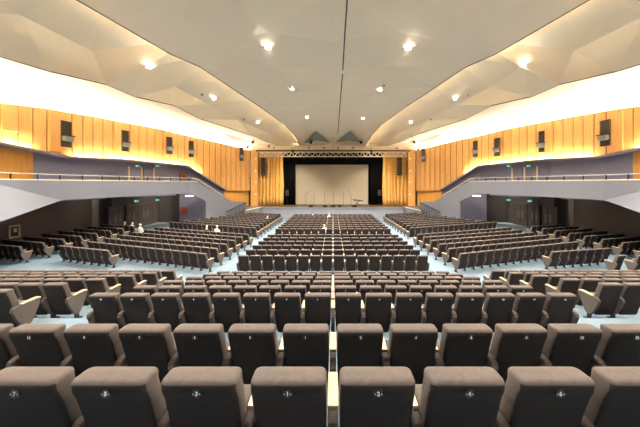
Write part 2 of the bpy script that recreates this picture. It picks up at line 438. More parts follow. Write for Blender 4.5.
# slate soffit ledge that carries the wood panelling and its light trough
for mir, sd in ((1, 'left'), (-1, 'right')):
    bm = bmesh.new(); us = [-60, -30, 0, 20, 35, 52, 67, 94, 120, 155, 187, 206, 225]
    rings = []
    for u in us:
        x, y = out(u, .35); x2, y2 = out(u, -.42); z = zat(interp(BOTV, u), y)
        rings.append([(mir*x, y, z+.02), (mir*x2, y2, z-.02), (mir*x2, y2, z+.16), (mir*(x2+(x-x2)*.06), y2+(y-y2)*.06, z+.16), (mir*(x2+(x-x2)*.06), y2+(y-y2)*.06, z+.05), (mir*x, y, z+.09)])
    loft(bm, rings)
    struct(f'trim_{1 if mir == 1 else 2}', bm, M['blue'], f'narrow slate ledge with a light trough under the {sd} wood panelling')
    # light strips lying in the trough, wood panels glow from it
    bm = bmesh.new()
    for ua, ub in ((-58, 31), (72, 120), (120, 187), (187, 200)):
        n = 6; pr = []
        for i in range(n+1):
            u = ua+(ub-ua)*i/n; x, y = out(u, -.27); z = zat(interp(BOTV, u), y)+.09
            x2, y2 = out(u, -.20)
            pr.append([(mir*x, y, z), (mir*x2, y2, z), (mir*x2, y2, z+.03), (mir*x, y, z+.03)])
        loft(bm, pr)
    tag(link('light_strip', bm, M['led']), f'warm glowing light strip in the ledge under the {sd} wood panelling', 'light strip')
    bm = bmesh.new(); pr = []
    for u in (245, 225, 205, 187, 160, 120, 67, 30, 0, -60):
        x, y = out(u, .45); x2, y2 = out(u, .62); z = zat(interp(TOPV, u), y)-.12
        pr.append([(mir*x, y, z), (mir*x2, y2, z), (mir*x2, y2, z+.04), (mir*x, y, z+.04)])
    pr += [[(mir*-21.75, 4, 4.7), (mir*-21.95, 4, 4.7), (mir*-21.95, 4, 4.74), (mir*-21.75, 4, 4.74)], [(mir*-21.75, -6, 4.7), (mir*-21.95, -6, 4.7), (mir*-21.95, -6, 4.74), (mir*-21.75, -6, 4.74)]]
    loft(bm, pr)
    tag(link('light_strip', bm, M['ledtop']), f'glowing light strip hidden above the {sd} wood panelling lighting the ceiling', 'light strip')
# raised panels standing proud of the wood wall
pairs = [(48, 59.5, 112, 150), (2, 17.5, 104, 131.5)]

# balcony parapet: rear part, middle part, stair part down to the stage
K0 = (-15.9, 15.0); K1 = (-14.1, 25.3); K2 = (-10.8, 32.0)
def pp(u, A, B, vt, vb): x, y = plan(u, A, B); return (x, y, zat(vt, y), zat(vb, y))
ZF = -4.5
BT = .14
for mir, sd in ((1, 'left'), (-1, 'right')):
    bm = bmesh.new()
    def quadwall(P, th=.28):
        """P: list of (top point, bottom point); thick slab away from the room"""
        n = len(P); A = [[bm.verts.new((mir*c[0], c[1], c[2])) for c in pr] for pr in P]; B = []
        for i in range(n):
            a = Vector(P[max(i-1, 0)][0][:2]); b = Vector(P[min(i+1, n-1)][0][:2]); d = (b-a).normalized()
            B.append([bm.verts.new((mir*(c[0]-d.y*th), c[1]+d.x*th, c[2])) for c in P[i]])
        for i in range(n-1):
            bm.faces.new([A[i][0], A[i+1][0], A[i+1][1], A[i][1]]); bm.faces.new([B[i][0], B[i][1], B[i+1][1], B[i+1][0]])
            bm.faces.new([A[i][0], B[i][0], B[i+1][0], A[i+1][0]]); bm.faces.new([A[i][1], A[i+1][1], B[i+1][1], B[i][1]])
        for i in (0, n-1): bm.faces.new([A[i][0], A[i][1], B[i][1], B[i][0]])
    def c3(u, A, B, v): x, y = plan(u, A, B); return (x, y, zat(v, y))
    quadwall([((-15.6, -6.0, BT), (-14.0, -6.0, -1.55)), ((-15.4, 5.0, BT), (-13.7, 5.0, -1.75)), ((-15.15, 11.0, BT), (-14.25, 11.0, -1.65)), ((K0[0], K0[1], BT), (K0[0], K0[1], zat(200.2, K0[1])))])
    quadwall([((K0[0], K0[1], BT), (K0[0], K0[1], zat(200.2, K0[1]))), ((K1[0], K1[1], .17), (K1[0], K1[1], zat(193.2, K1[1])))])
    # stair side: polygon with the sloping opening below
    sec = []
    for u, vt, vb in ((190, 181.3, 193.2), (197, 181.6, 196.6), (206, 186.7, 201.3)):
        x, y = plan(u, K1, K2); sec.append(((x, y, zat(vt, y)), (x, y, zat(vb, y))))
    quadwall(sec)
    sec = []
    for u, vt in ((206, 186.7), (217, 193.0), (224, 197.3), (232.5, 201.7), (246.6, 201.9)):
        x, y = plan(u, K1, K2); sec.append(((x, y, zat(vt, y)), (x, y, ZF)))
    quadwall(sec)
    struct(f'wall_{sd}_parapet', bm, M['parapet'], f'grey blue balcony parapet stepping down to the stage on the {sd}')
    # balcony slab
    bm = bmesh.new()
    sl = [(-15.3, -6.0, -21.5), (-15.0, 11, -21.2), (-16.1, 15, -20.9), (-14.35, 25.3, -20.4)]
    V0 = [bm.verts.new((mir*a, y, -.95)) for a, y, b in sl] ; V1 = [bm.verts.new((mir*b, y, -.95)) for a, y, b in sl]
    V2 = [bm.verts.new((mir*a, y, -.98)) for a, y, b in sl] ; V3 = [bm.verts.new((mir*b, y, -.98)) for a, y, b in sl]
    for i in range(3):
        bm.faces.new([V0[i], V1[i], V1[i+1], V0[i+1]]); bm.faces.new([V2[i], V2[i+1], V3[i+1], V3[i]])
    struct(f'floor_balcony_{sd}', bm, M['blue'], f'floor slab of the {sd} balcony')
    # lower wall under the balcony and the return beyond
    bm = bmesh.new()
    low = [(-21, -6.2), (-21, 22.3), (-19.6, 22.7), (-19.6, 28.7)]
    for (ax, ay), (bx, by) in zip(low, low[1:]):
        v = [bm.verts.new((mir*ax, ay, -.6)), bm.verts.new((mir*bx, by, -.6)), bm.verts.new((mir*bx, by, -5)), bm.verts.new((mir*ax, ay, -5))]
        bm.faces.new(v)
    struct(f'wall_{sd}', bm, M['brown'], f'dark brown grey lower wall under the {sd} balcony', recalc=False)
    bm = bmesh.new()
    box(bm, (min(mir*-17.1, mir*-13.2), 28.5, -5), (max(mir*-17.1, mir*-13.2), 28.8, -1.0))
    struct(f'wall_{sd}_recess', bm, M['blue'], f'grey cross wall at the far end under the {sd} balcony')
    bm = bmesh.new()
    box(bm, (min(mir*-20, mir*-17.1), 28.7, -5), (max(mir*-20, mir*-17.1), 28.9, -.6))
    struct(f'wall_{sd}_passage', bm, M['dark'], f'dark end of the side passage on the {sd}')

# back wall and outer closure of the hall
bm = bmesh.new(); box(bm, (-24, -6.5, -3), (24, -6.2, 10.5)); struct('wall_back', bm, M['brown'], 'rear wall of the auditorium')
for mir, sd in ((1, 'left'), (-1, 'right')):
    bm = bmesh.new(); box(bm, (min(mir*24, mir*24.2), -6.5, -5), (max(mir*24, mir*24.2), 48, 10.5))
    struct(f'wall_{sd}_outer', bm, M['bank'], f'outer side wall on the {sd} above the panelling')

# ------------------------------------------------------------------ ceiling clouds
def uvz(u, v, z): y = z*F/(H0-v); return ((u-U0)/F*y, y, z)
E2 = [(-13, -6.2, 8.8), (-13, 2, 8.7), (-12.6, 8, 8.3), uvz(77, 0, 8.0), uvz(170, 54, 7.5), uvz(200, 67, 7.2), uvz(230, 87, 6.8), uvz(260, 107, 6.3), uvz(285, 125, 5.9), uvz(294, 135, 5.45), uvz(301, 146, 5.0)]
MID = [(-6.5, -6.2, 8.9), (-6.5, 2, 8.8), (-6.3, 6.5, 8.7), (-5.2, 10.0, 8.35), uvz(267, 32, 8.25), uvz(280, 66, 7.25), uvz(288, 90, 7.15), uvz(303, 106, 6.5), uvz(310, 125, 5.9), uvz(314, 136, 5.5), uvz(318, 148, 5.0)]
CEN = [(0, -6.2, 9.0), (0, 2, 8.9), (0, 7, 8.6), (0, 11, 8.4), uvz(333, 42, 7.8), uvz(333, 75, 6.95), uvz(333, 98, 6.7), uvz(333, 112, 6.3), uvz(333, 126, 5.85), uvz(333, 136, 5.45), uvz(333, 143, 5.2)]
E1 = [(-18.5, -6.2, 6.6), (-18, 2, 6.5), (-17.4, 8.5, 6.3), uvz(0, 57, 6.0), uvz(50, 72, 6.0), uvz(107, 85, 5.95), uvz(135, 97, 5.9), uvz(175, 106, 5.8), uvz(200, 119, 5.6), uvz(250, 135, 5.3), uvz(283, 148, 4.85)]
def mir(P): return [(-x, y, z) for x, y, z in P]
def sheet(name, cols, th, m, label):
    """cols: columns of stations; a folded slab of thickness th with dark edges"""
    bm = bmesh.new()
    A = [[bm.verts.new(p) for p in c] for c in cols]; B = [[bm.verts.new((p[0], p[1], p[2]+th)) for p in c] for c in cols]
    nc, ns = len(cols), len(cols[0])
    for i in range(nc-1):
        for j in range(ns-1):
            for X in (A, B):
                f = bm.faces.new([X[i][j], X[i+1][j], X[i+1][j+1], X[i][j+1]])
    for i in range(nc-1):
        for j in (0, ns-1): bm.faces.new([A[i][j], A[i+1][j], B[i+1][j], B[i][j]]).material_index = 1
    for j in range(ns-1):
        for i in (0, nc-1): bm.faces.new([A[i][j], A[i][j+1], B[i][j+1], B[i][j]]).material_index = 1
    bmesh.ops.recalc_face_normals(bm, faces=bm.faces)
    bmesh.ops.triangulate(bm, faces=bm.faces)
    o = struct(name, bm, m, label)
    return o
cc = sheet('ceiling', [E2, MID, CEN, mir(MID), mir(E2)], .10, [M['plaster_grey'], M['edge']], 'folded central ceiling canopy, beige plaster')
clouds = [cc]
for m_, sd in ((1, 'left'), (-1, 'right')):
    inner = [(x+1.3, y, z+.85) for x, y, z in E2]
    mids = []
    fr = [.5, .5, .5, .55, .45, .55, .42, .5, .5, .5, .5]; dz = [.1, .1, .25, .30, -.12, .22, -.12, .14, -.08, .08, 0]
    for j, (a, b) in enumerate(zip(inner, E1)):
        t = fr[j]; mids.append((a[0]+(b[0]-a[0])*t, a[1]+(b[1]-a[1])*t, a[2]+(b[2]-a[2])*t+dz[j]))
    RG = [(20, 15, 7.7), (92, 51, 7.6), (145, 67, 6.95), (175, 87, 7.15), (208, 104, 6.35), (238, 120, 6.3), (268, 133, 5.7), (288, 144, 5.2)]
    for j, (u_, v_, z_) in enumerate(RG): mids[3+j] = uvz(u_, v_, z_)
    cols = [E1, mids, inner]
    if m_ < 0: cols = [mir(c) for c in cols]
    clouds.append(sheet(f'ceiling_{sd}', cols, .08, [M['plaster'], M['edge']], f'folded beige ceiling canopy on the {sd} with a lit outer edge'))
    # outer bank curving from above the canopy down behind the wood wall
    o1 = [(x+.12, y, z+.5) for x, y, z in E1]
    wl = []
    us = [None, None, -60, -25, 10, 60, 100, 140, 165, 205, 246]
    for j, u in enumerate(us):
        if u is None: wl.append((-22.3, E1[j][1], 5.0))
        else:
            x, y = out(u, 1.0); wl.append((x, y, zat(interp(TOPV, u), y)+.15))
    mm = [((a[0]+b[0])/2-.3, (a[1]+b[1])/2, (a[2]+b[2])/2+.28) for a, b in zip(o1, wl)]
    cols = [wl, mm, o1]
    if m_ < 0: cols = [mir(c) for c in cols]
    sheet(f'ceiling_{sd}_bank', cols, .06, [M['bank'], M['edge']], f'bright outer ceiling bank above the {sd} wood wall')
tn = 4
for sgn, sd in ((1, 'left'), (-1, 'right')):
    for P, rr_, w_ in ((E2, .045, 'central'), (E1, .03, 'side')):
        bm = bmesh.new()
        for a, b in zip(P, P[1:]): bar(bm, (sgn*a[0], a[1], a[2]+.02), (sgn*b[0], b[1], b[2]+.02), rr_, 6)
        struct(f'trim_{tn}', bm, M['edge'], f'thin dark edging of the {w_} ceiling canopy on the {sd}'); tn += 1
    bm = bmesh.new()
    loft(bm, [[(sgn*(x+.95), y, z+.3), (sgn*(x+1.05), y, z+.3), (sgn*(x+1.05), y, z+.34), (sgn*(x+.95), y, z+.34)] for x, y, z in [(E2[0][0], -6.0, E2[0][2])]+E2[1:]])
    tag(link('light_strip', bm, M['ledslot']), f'dim light strip lying on the {sd} edge of the central ceiling canopy', 'light strip')
bm = bmesh.new(); box(bm, (-24, -6.5, 9.9), (24, 48, 10.1)); struct('ceiling_upper', bm, M['dark'], 'dark soffit above the ceiling canopies')
# dark slot along the middle
bm = bmesh.new()
dgw = bpy.context.evaluated_depsgraph_get()
def bvh_of(o):
    b = bmesh.new(); b.from_mesh(o.data); t = BVHTree.FromBMesh(b); b.free(); return t
trees = [bvh_of(o) for o in clouds]
def hit(u, v):
    d = Vector(((u-U0)/F, 1, (H0-v)/F)).normalized(); best = None
    for t in trees:
        h = t.ray_cast(Vector((0, 0, 0)), d)
        if h[0] is not None and (best is None or h[3] < best[3]): best = h
    return best
def up(x, y):
    for t in trees:
        h = t.ray_cast(Vector((x, y, 0)), Vector((0, 0, 1)))
        if h[0] is not None: return h[0], h[1]
    return None, None
ys = [9+.5*i for i in range(41)]
pr = []
for y in ys:
    x = .66-.006*(y-9); p, n_ = up(x, y)
    if p: pr.append([(x-.035, y, p.z+.02), (x+.035, y, p.z+.02), (x+.035, y, p.z-.012), (x-.035, y, p.z-.012)])
loft(bm, pr)
struct('trim_3', bm, M['slot'], 'dark slot running along the middle of the ceiling')

# ------------------------------------------------------------------ stage end
SZ = -3.06
bm = bmesh.new()
prism(bm, [(32.0, -4.6), (32.0, SZ-.12), (31.9, SZ-.12), (31.9, SZ), (44, SZ), (44, -4.6)], -11.8, 11.8)
for f in bm.faces:
    f.material_index = 0 if f.calc_center_median().z > SZ-.01 else 1
struct('floor_stage', bm, [M['stagewood'], M['stagefront']], 'raised stage with dark boards and a pale grey blue front')
bm = bmesh.new(); box(bm, (-24, 44, -5), (24, 44.3, 10.5)); struct('wall_front', bm, M['dark'], 'dark wall at the very back of the stage')
bm = bmesh.new(); box(bm, (-12.2, 34.7, 4.4), (12.2, 35.0, 10.0)); struct('wall_front_header', bm, M['cream'], 'cream header above the stage opening')
for s, sd in ((-1, 'left'), (1, 'right')):
    bm = bmesh.new(); box(bm, (min(s*11.0, s*22), 35.0, -5), (max(s*11.0, s*22), 35.3, 10)); struct(f'wall_front_{sd}', bm, M['dark'], f'wall closing the stage house on the {sd}')
    # wood pillar
    bm = bmesh.new()
    xa, xb = sorted((s*10.95, s*10.0)); box(bm, (xa, 34.05, SZ), (xb, 34.6, 4.35))
    bmesh.ops.bevel(bm, geom=list(bm.edges), offset=.03, segments=1, affect='EDGES')
    box(bm, (xa-.03, 34.03, 4.2), (xb+.03, 34.62, 4.4)); box(bm, (xa-.03, 34.03, SZ), (xb+.03, 34.62, SZ+.15))
    p = tag(link('stage_pillar', bm, M['panel']), f'square honey wood pillar framing the stage on the {sd}', 'pillar')
    bm = bmesh.new()
    for z in (3.2, 1.6, .1, -1.5): box(bm, (s*10.25-.05, 33.98, z), (s*10.25+.05, 34.06, z+.07))
    link('wall_lamp', bm, M['lampwhite'], p)['label'] = 'small white lamps on the pillar'
    # gold curtain
    bm = bmesh.new(); n = 150; x0, x1 = 9.98, 6.75
    rows = 8; rings = []
    for k in range(rows+1):
        z = SZ+.03+(4.38-SZ-.03)*k/rows; ring = []
        for i in range(n+1):
            t = i/n; x = x0+(x1-x0)*t
            w = (.30*math.sin(t*2*math.pi*7.5+.9*math.sin(t*11))+.07*math.sin(t*2*math.pi*23+1.3*k/rows))*(1-.25*k/rows)
            ring.append((s*(x+.05*math.sin(k*.9+t*15)), 34.6+w*.8, z))
        rings.append(ring)
    VV = [[bm.verts.new(p_) for p_ in r_] for r_ in rings]
    for k in range(rows):
        for i in range(n): bm.faces.new([VV[k][i], VV[k][i+1], VV[k+1][i+1], VV[k+1][i]])
    o = link('stage_curtain', bm, M['curtain'], smooth=True); md = o.modifiers.new('s', 'SOLIDIFY'); md.thickness = .03
    tag(o, f'gold pleated stage curtain hanging on the {sd} of the stage', 'curtain')
    # black masking leg
    bm = bmesh.new(); box(bm, (min(s*6.75, s*5.2), 36.0, SZ), (max(s*6.75, s*5.2), 36.08, 4.0)); n = 0
    bm.free(); bm = bmesh.new(); V_ = []
    for i in range(61):
        x = s*(7.6-(7.6-5.25)*i/60); y = 35.9+.08*math.sin(i*1.1)
        V_.append([bm.verts.new((x, y, SZ)), bm.verts.new((x, y, 4.9))])
    for a, b in zip(V_, V_[1:]): bm.faces.new([a[0], b[0], b[1], a[1]])
    o = link('masking_drape', bm, M['black'], smooth=True); o.modifiers.new('s', 'SOLIDIFY').thickness = .02
    tag(o, f'black masking drape between the screen and the {sd} gold curtain', 'drape')
bm = bmesh.new(); V_ = []
for i in range(161):
    x = -7.6+15.2*i/160; y = 35.6+.06*math.sin(i*1.3); V_.append([bm.verts.new((x, y, 2.75)), bm.verts.new((x, y, 4.9))])
for a, b in zip(V_, V_[1:]): bm.faces.new([a[0], b[0], b[1], a[1]])
o = link('border_drape', bm, M['black'], smooth=True); o.modifiers.new('s', 'SOLIDIFY').thickness = .02
tag(o, 'black border drape above the screen', 'drape')
bm = bmesh.new(); V_ = []
for i in range(121):
    x = -9+18*i/120; y = 40+.1*math.sin(i*1.2); V_.append([bm.verts.new((x, y, SZ)), bm.verts.new((x, y, 5))])
for a, b in zip(V_, V_[1:]): bm.faces.new([a[0], b[0], b[1], a[1]])
o = link('backdrop_drape', bm, M['black'], smooth=True); o.modifiers.new('s', 'SOLIDIFY').thickness = .02
tag(o, 'black drape at the back of the stage behind the screen', 'drape')
# screen
t = empty('projection_screen', (0, 36.4, SZ), 0, 'large cream projection screen standing at the middle of the stage', 'screen')
bm = bmesh.new(); zt = zat(164.8, 36.4)-SZ
box(bm, (-5.72, 0, .03), (4.98, .03, zt)); link('screen_cloth', bm, M['screen'], t)
bm = bmesh.new()
for a, b in (((-5.82, -.01, zt), (5.08, .05, zt+.08)), ((-5.82, -.01, 0), (-5.72, .05, zt+.08)), ((4.98, -.01, 0), (5.08, .05, zt+.08))): box(bm, a, b)
link('frame', bm, M['dark'], t)
# masking to the sides of the screen comes from the drapes above

# ------------------------------------------------------------------ trusses
def truss(name, y, z0, z1, x0, x1, r, step, m, label, dy=.35):
    bm = bmesh.new()
    for yy in (y, y+dy):
        bar(bm, (x0, yy, z0), (x1, yy, z0), r); bar(bm, (x0, yy, z1), (x1, yy, z1), r)
    n = int((x1-x0)/step); 
    for i in range(n):
        a = x0+(x1-x0)*i/n; b = x0+(x1-x0)*(i+1)/n; c = (a+b)/2
        for yy in (y, y+dy):
            bar(bm, (a, yy, z0), (c, yy, z1), r*.7, 4); bar(bm, (c, yy, z1), (b, yy, z0), r*.7, 4)
        bar(bm, (a, y, z0), (a, y+dy, z0), r*.7, 4); bar(bm, (c, y, z1), (c, y+dy, z1), r*.7, 4)
    return tag(link(name, bm, m), label, 'truss')
truss('lighting_truss', 33.2, 3.45, 4.02, -9.6, 9.6, .055, .75, M['truss'], 'cream lattice lighting truss spanning above the stage opening')
truss('wire_truss', 30.5, 4.05, 4.4, -9.6, 9.7, .022, .6, M['truss'], 'thin wire lattice truss hanging ahead of the main truss')
bm = bmesh.new(); box(bm, (-10.0, 33.3, 4.1), (10.0, 33.5, 4.32))
tag(link('rigging_beam', bm, M['groove']), 'dark brown rigging beam just above the lattice truss', 'beam')
bm = bmesh.new()
for x in (-9.5, -4.5, 0, 4.5, 9.5):
    for y in (30.65, 33.4): bar(bm, (x, y, 4.2), (x, y, 9.9), .012, 4)
tag(link('hanging_cables', bm, M['metal']), 'thin steel cables holding up the stage trusses', 'cable', kind='stuff')
def fixture(x, y, z, sc, label):
    t = empty('stage_lamp', (x, y, z), 0, label, 'lamp', 'lamps on the stage trusses')
    bm = bmesh.new(); loft(bm, [[Vector((sc*r*math.cos(a*math.pi/5), sc*(yy+.0), sc*(r*math.sin(a*math.pi/5)-.25+yy*.5))) for a in range(10)] for yy, r in ((-.22, .12), (-.2, .15), (.1, .14), (.22, .08))])
    link('lamp_body', bm, M['metal'], t)
    bm = bmesh.new(); bar(bm, (-.17*sc, 0, -.25*sc), (-.17*sc, 0, 0), .02, 5); bar(bm, (.17*sc, 0, -.25*sc), (.17*sc, 0, 0), .02, 5); bar(bm, (-.17*sc, 0, 0), (.17*sc, 0, 0), .02, 5); bar(bm, (0, 0, 0), (0, 0, .15*sc), .03, 5)
    link('yoke', bm, M['metal'], t)
k = 0
for u, v, sc, y in ((269, 147, .7, 30.5), (293, 150.5, 1.15, 33.0), (309, 148.5, .9, 33.0), (324, 148.5, .9, 33.0), (338, 149, .8, 33.0), (353, 148.5, .9, 33.0), (371, 150.5, 1.1, 33.0), (247.5, 147.5, .9, 30.5), (253, 141, .9, 30.5),
                    (414, 141, .9, 30.5), (311, 140.5, 1.1, 30.5), (361, 140.5, 1.1, 30.5), (397, 149, .8, 33.0), (418, 149, .9, 31), (274, 149, .6, 33.0)):
    fixture((u-U0)/F*y, y, zat(v, y)+(.25 if v > 145 else .1), sc, f'small black stage lamp, {ORD[k]} of the scattered fixtures near the stage trusses'); k += 1
for i, u in enumerate((304, 312, 325, 334, 347, 356)):
    fixture((u-U0)/F*33.6, 33.75, zat(159, 33.75)+.25, .6, f'dim lamp hanging under the lattice truss, {ORD[i]} from the left'); k += 1

# line array speakers
for s, sd, u in ((-1, 'left', 263.6), (1, 'right', 399.6)):
    y = 33.95; x = (u-U0)/F*y
    t = empty('line_array_speaker', (x, y, zat(175.5, y)), 0, f'tall black line array speaker hanging before the {sd} gold curtain', 'speaker')
    n = 7; h = (zat(158, y)-zat(175.5, y))/n
    for i in range(n):
        bm = bmesh.new(); box(bm, (-.31, -.25+.02*(n-i), i*h+.01), (.31, .15, (i+1)*h-.015)); bmesh.ops.bevel(bm, geom=list(bm.edges), offset=.02, segments=1, affect='EDGES')
        link('speaker_cabinet', bm, M['metal'], t)
    bm = bmesh.new(); bar(bm, (0, 0, n*h), (0, 0, n*h+.9), .02); box(bm, (-.25, -.2, n*h-.01), (.25, .1, n*h+.04)); link('hanging_bracket', bm, M['metal'], t)

# grey parapets and steps at the stage sides
for s, sd in ((-1, 'left'), (1, 'right')):
    t = empty('side_ramp', (s*9.75, 30.95, zfloor(30)), 0, f'low grey ramp wall with cream top leading up to the stage on the {sd}', 'ramp')
    bm = bmesh.new(); b0 = 0
    P = [(s*-11.9+s*0, 0)]
    xa, xb = s*.9, s*-.95
    zb = zfloor(30)
    prof_ = [(xa, 0), (xa, zat(211, 30.95)-zb), (xb, zat(207.6, 30.95)-zb), (xb, 0)]
    A = [bm.verts.new((x, 0, z)) for x, z in prof_]; B = [bm.verts.new((x, .9, z)) for x, z in prof_]
    for i in range(4): bm.faces.new([A[i], A[(i+1) % 4], B[(i+1) % 4], B[i]])
    bm.faces.new(A); bm.faces.new(B[::-1]); link('ramp_wall', bm, M['parapet'], t)
    bm = bmesh.new(); A = [(xa, -.04, prof_[1][1]), (xb, -.04, prof_[2][1])]
    d = .07
    v = [bm.verts.new((x, y, z+dz)) for x, _, z in A for y in (-.05, .95) for dz in (0, d)]
    for f in ((0,1,3,2), (4,6,7,5), (0,4,5,1), (2,3,7,6), (0,2,6,4), (1,5,7,3)): bm.faces.new([v[i] for i in f])
    link('ramp_cap', bm, M['cream'], t)
    # stair balustrade
    bm = bmesh.new(); y = 30.9
    def P3(u, v, y): return (((u-U0)/F*y)*(-s), y, zat(v, y))
    q1 = plan(226, K1, K2); q2 = plan(244, K1, K2)
    a = P3(226, 212.0, q1[1]*.975); b = P3(246, 202.6, q2[1]*.985); a2 = (a[0], a[1], a[2]-.9); b2 = (b[0], b[1], b[2]-.9)
    bar(bm, a, b, .05); bar(bm, a2, b2, .04)
    for i in range(13):
        t_ = i/12; q = [a[j]+(b[j]-a[j])*t_ for j in range(3)]; bar(bm, q, (q[0], q[1], q[2]-.95), .03, 4)
    sp_ = Vector(b)-Vector(a)
    tag(link('stair_balustrade', bm, M['metal']), f'dark slatted stair balustrade beside the stage on the {sd}', 'balustrade')

# equipment by the left stair
t = empty('equipment_case', ((219-U0)/F*30.0, 30.0, zfloor(30)), 0, 'round black equipment drum standing by the left stair below the stage', 'equipment')
bm = bmesh.new(); loft(bm, [[Vector((r*math.cos(a*math.pi/8), r*math.sin(a*math.pi/8), z)) for a in range(16)] for z, r in ((0, .4), (.6, .42), (1.0, .45), (1.25, .5), (1.45, .38), (1.5, .2))]); link('drum', bm, M['metal'], t, True)
bm = bmesh.new()
for x, h in ((-.35, 1.9), (.62, 2.35)): bar(bm, (x, .5, 0), (x, .5, h), .03)
link('pole', bm, M['metal'], t)

# microphones, keyboard and floor monitors on stage
def tripod(bm, h, x=0):
    bar(bm, (x, 0, .05), (x, 0, h), .018, 6)
    for a in (90, 210, 330): bar(bm, (x, 0, .18), (x+.3*math.cos(R(a)), .3*math.sin(R(a)), 0.02), .012, 5)
for i, (u, vt, boom) in enumerate(((305.3, 195, (310, 191.3)), (324.6, 194, None), (333.3, 193.5, None), (343.4, 194, None), (351.2, 195, (348.3, 190)), (314.3, 194.5, None))):
    y = 33.6; t = empty('microphone_stand', ((u-U0)/F*y, y, SZ), 0, ('boom' if boom else 'straight') + f' microphone stand on stage, at {["the far left with its arm raised right", "third position from the left", "the centre of the screen", "just right of the screen centre", "the far right with its arm raised left", "second position from the left"][i]}', 'microphone stand', 'microphone stands on stage')
    h = zat(vt, y)-SZ; bm = bmesh.new(); tripod(bm, h); link('stand', bm, M['metal'], t)
    e = (0, -.05, h+.06)
    if boom:
        e = ((boom[0]-u)/F*y, -.2, zat(boom[1], y)-SZ); bm = bmesh.new(); bar(bm, (0, 0, h), e, .014); link('boom_arm', bm, M['metal'], t)
    bm = bmesh.new(); bar(bm, (e[0], e[1]-.1, e[2]+.03), (e[0], e[1]+.08, e[2]-.02), .035, 8); link('microphone', bm, M['metal'], t)
y = 33.5; t = empty('keyboard', ((357-U0)/F*y, y, SZ), 0, 'dark electric keyboard on a crossed stand at right of the screen', 'keyboard')
bm = bmesh.new(); box(bm, (-.65, -.18, .75), (.65, .18, .87), 0, Matrix.Rotation(R(7), 4, 'Y')); link('keys', bm, M['metal'], t)
bm = bmesh.new()
for yy in (-.12, .12): bar(bm, (-.35, yy, .02), (.3, yy, .76), .03); bar(bm, (.35, yy, .02), (-.3, yy, .78), .03)
link('stand', bm, M['metal'], t)
for i, (u, w) in enumerate(((311, .5), (325, .45), (333, .6), (339.5, .5), (354.5, .55))):
    y = 32.4; t = empty('floor_monitor', ((u-U0)/F*y, y, SZ), 0, f'low black wedge monitor lying at the stage front, {ORD[i]} from the left', 'monitor', 'floor monitors on the stage edge')
    bm = bmesh.new(); prism(bm, [(-.2, 0), (.25, 0), (.25, .12), (.0, .26), (-.2, .12)], -w/2, w/2); link('cabinet', bm, M['metal'], t)
for u, s in ((287, 'left'), (379.5, 'right')):
    y = 35.3; t = empty('side_speaker', ((u-U0)/F*y, y, SZ), 0, f'grey speaker on a stand in front of the black drape, {s} of the screen', 'speaker')
    bm = bmesh.new(); box(bm, (-.22, -.2, 1.3), (.22, .2, 2.1)); bmesh.ops.bevel(bm, geom=list(bm.edges), offset=.04, segments=1, affect='EDGES'); link('cabinet', bm, M['dark'], t)
    bm = bmesh.new(); tripod(bm, 1.32); link('stand', bm, M['metal'], t)

# added grey reflector sheets laid under the canopy for its darker triangles
for i, (u, sd) in enumerate(((300, 'left'), (366, 'right'))):
    bm = bmesh.new(); s = -1 if i == 0 else 1
    tv = []
    for uu, vv_ in ((3.5, 142), (17, 131.5), (29, 142.5), (15, 140)):
        h_ = hit(U0+s*uu, vv_); tv.append(bm.verts.new(h_[0]*.985))
    bm.faces.new((tv[0], tv[1], tv[3])); bm.faces.new((tv[1], tv[2], tv[3]))
    o = link('ceiling_facet', bm, M['lampgrey']); o.modifiers.new('s', 'SOLIDIFY').thickness = .05
    tag(o, f'pointed grey reflector sail hanging before the stage {sd} of centre', 'reflector')

# ------------------------------------------------------------------ balcony rails
for m_, sd in ((1, 'left'), (-1, 'right')):
    t = empty('balcony_rail', (0, 0, 0), 0, f'thin glass and metal rail on top of the {sd} balcony parapet', 'railing')
    path = [(-15.5, 0), (-15.3, 11.0), (K0[0]-.1, K0[1]), (K1[0]-.1, K1[1]), (*plan(197, K1, K2),)]
    bm = bmesh.new(); bg = bmesh.new(); bc = bmesh.new()
    z0 = BT; h = .34
    for (ax, ay), (bx, by) in zip(path, path[1:]):
        bar(bm, (m_*ax, ay, z0+h), (m_*bx, by, z0+h), .022, 6)
        bar(bc, (m_*ax, ay, z0+.03), (m_*bx, by, z0+.03), .03, 6)
        L = math.hypot(bx-ax, by-ay); n = max(1, int(L/1.05))
        for i in range(n):
            x = ax+(bx-ax)*i/n; y = ay+(by-ay)*i/n; box(bg, (m_*x-.022, y-.022, z0-.05), (m_*x+.022, y+.022, z0+h))
    link('handrail', bm, M['glass'], t); link('post', bg, M['metal'], t)['kind'] = 'stuff'; link('cap_rail', bc, M['railbeige'], t)
    # sloping handrail of the stair
    bm = bmesh.new()
    pts = []
    for u, v in ((193, 178.5), (199, 179.5), (208, 185.5), (216, 190.5), (224, 195.5)):
        x, y = plan(u, K1, K2); x -= .1; pts.append((m_*x, y, zat(v, y)))
    for a, b in zip(pts, pts[1:]): bar(bm, a, b, .035)
    for p_ in pts[1:]: bar(bm, p_, (p_[0], p_[1], p_[2]-.4), .02, 4)
    tag(link('stair_handrail', bm, M['railbeige']), f'beige handrail sloping down the {sd} balcony stair', 'railing')

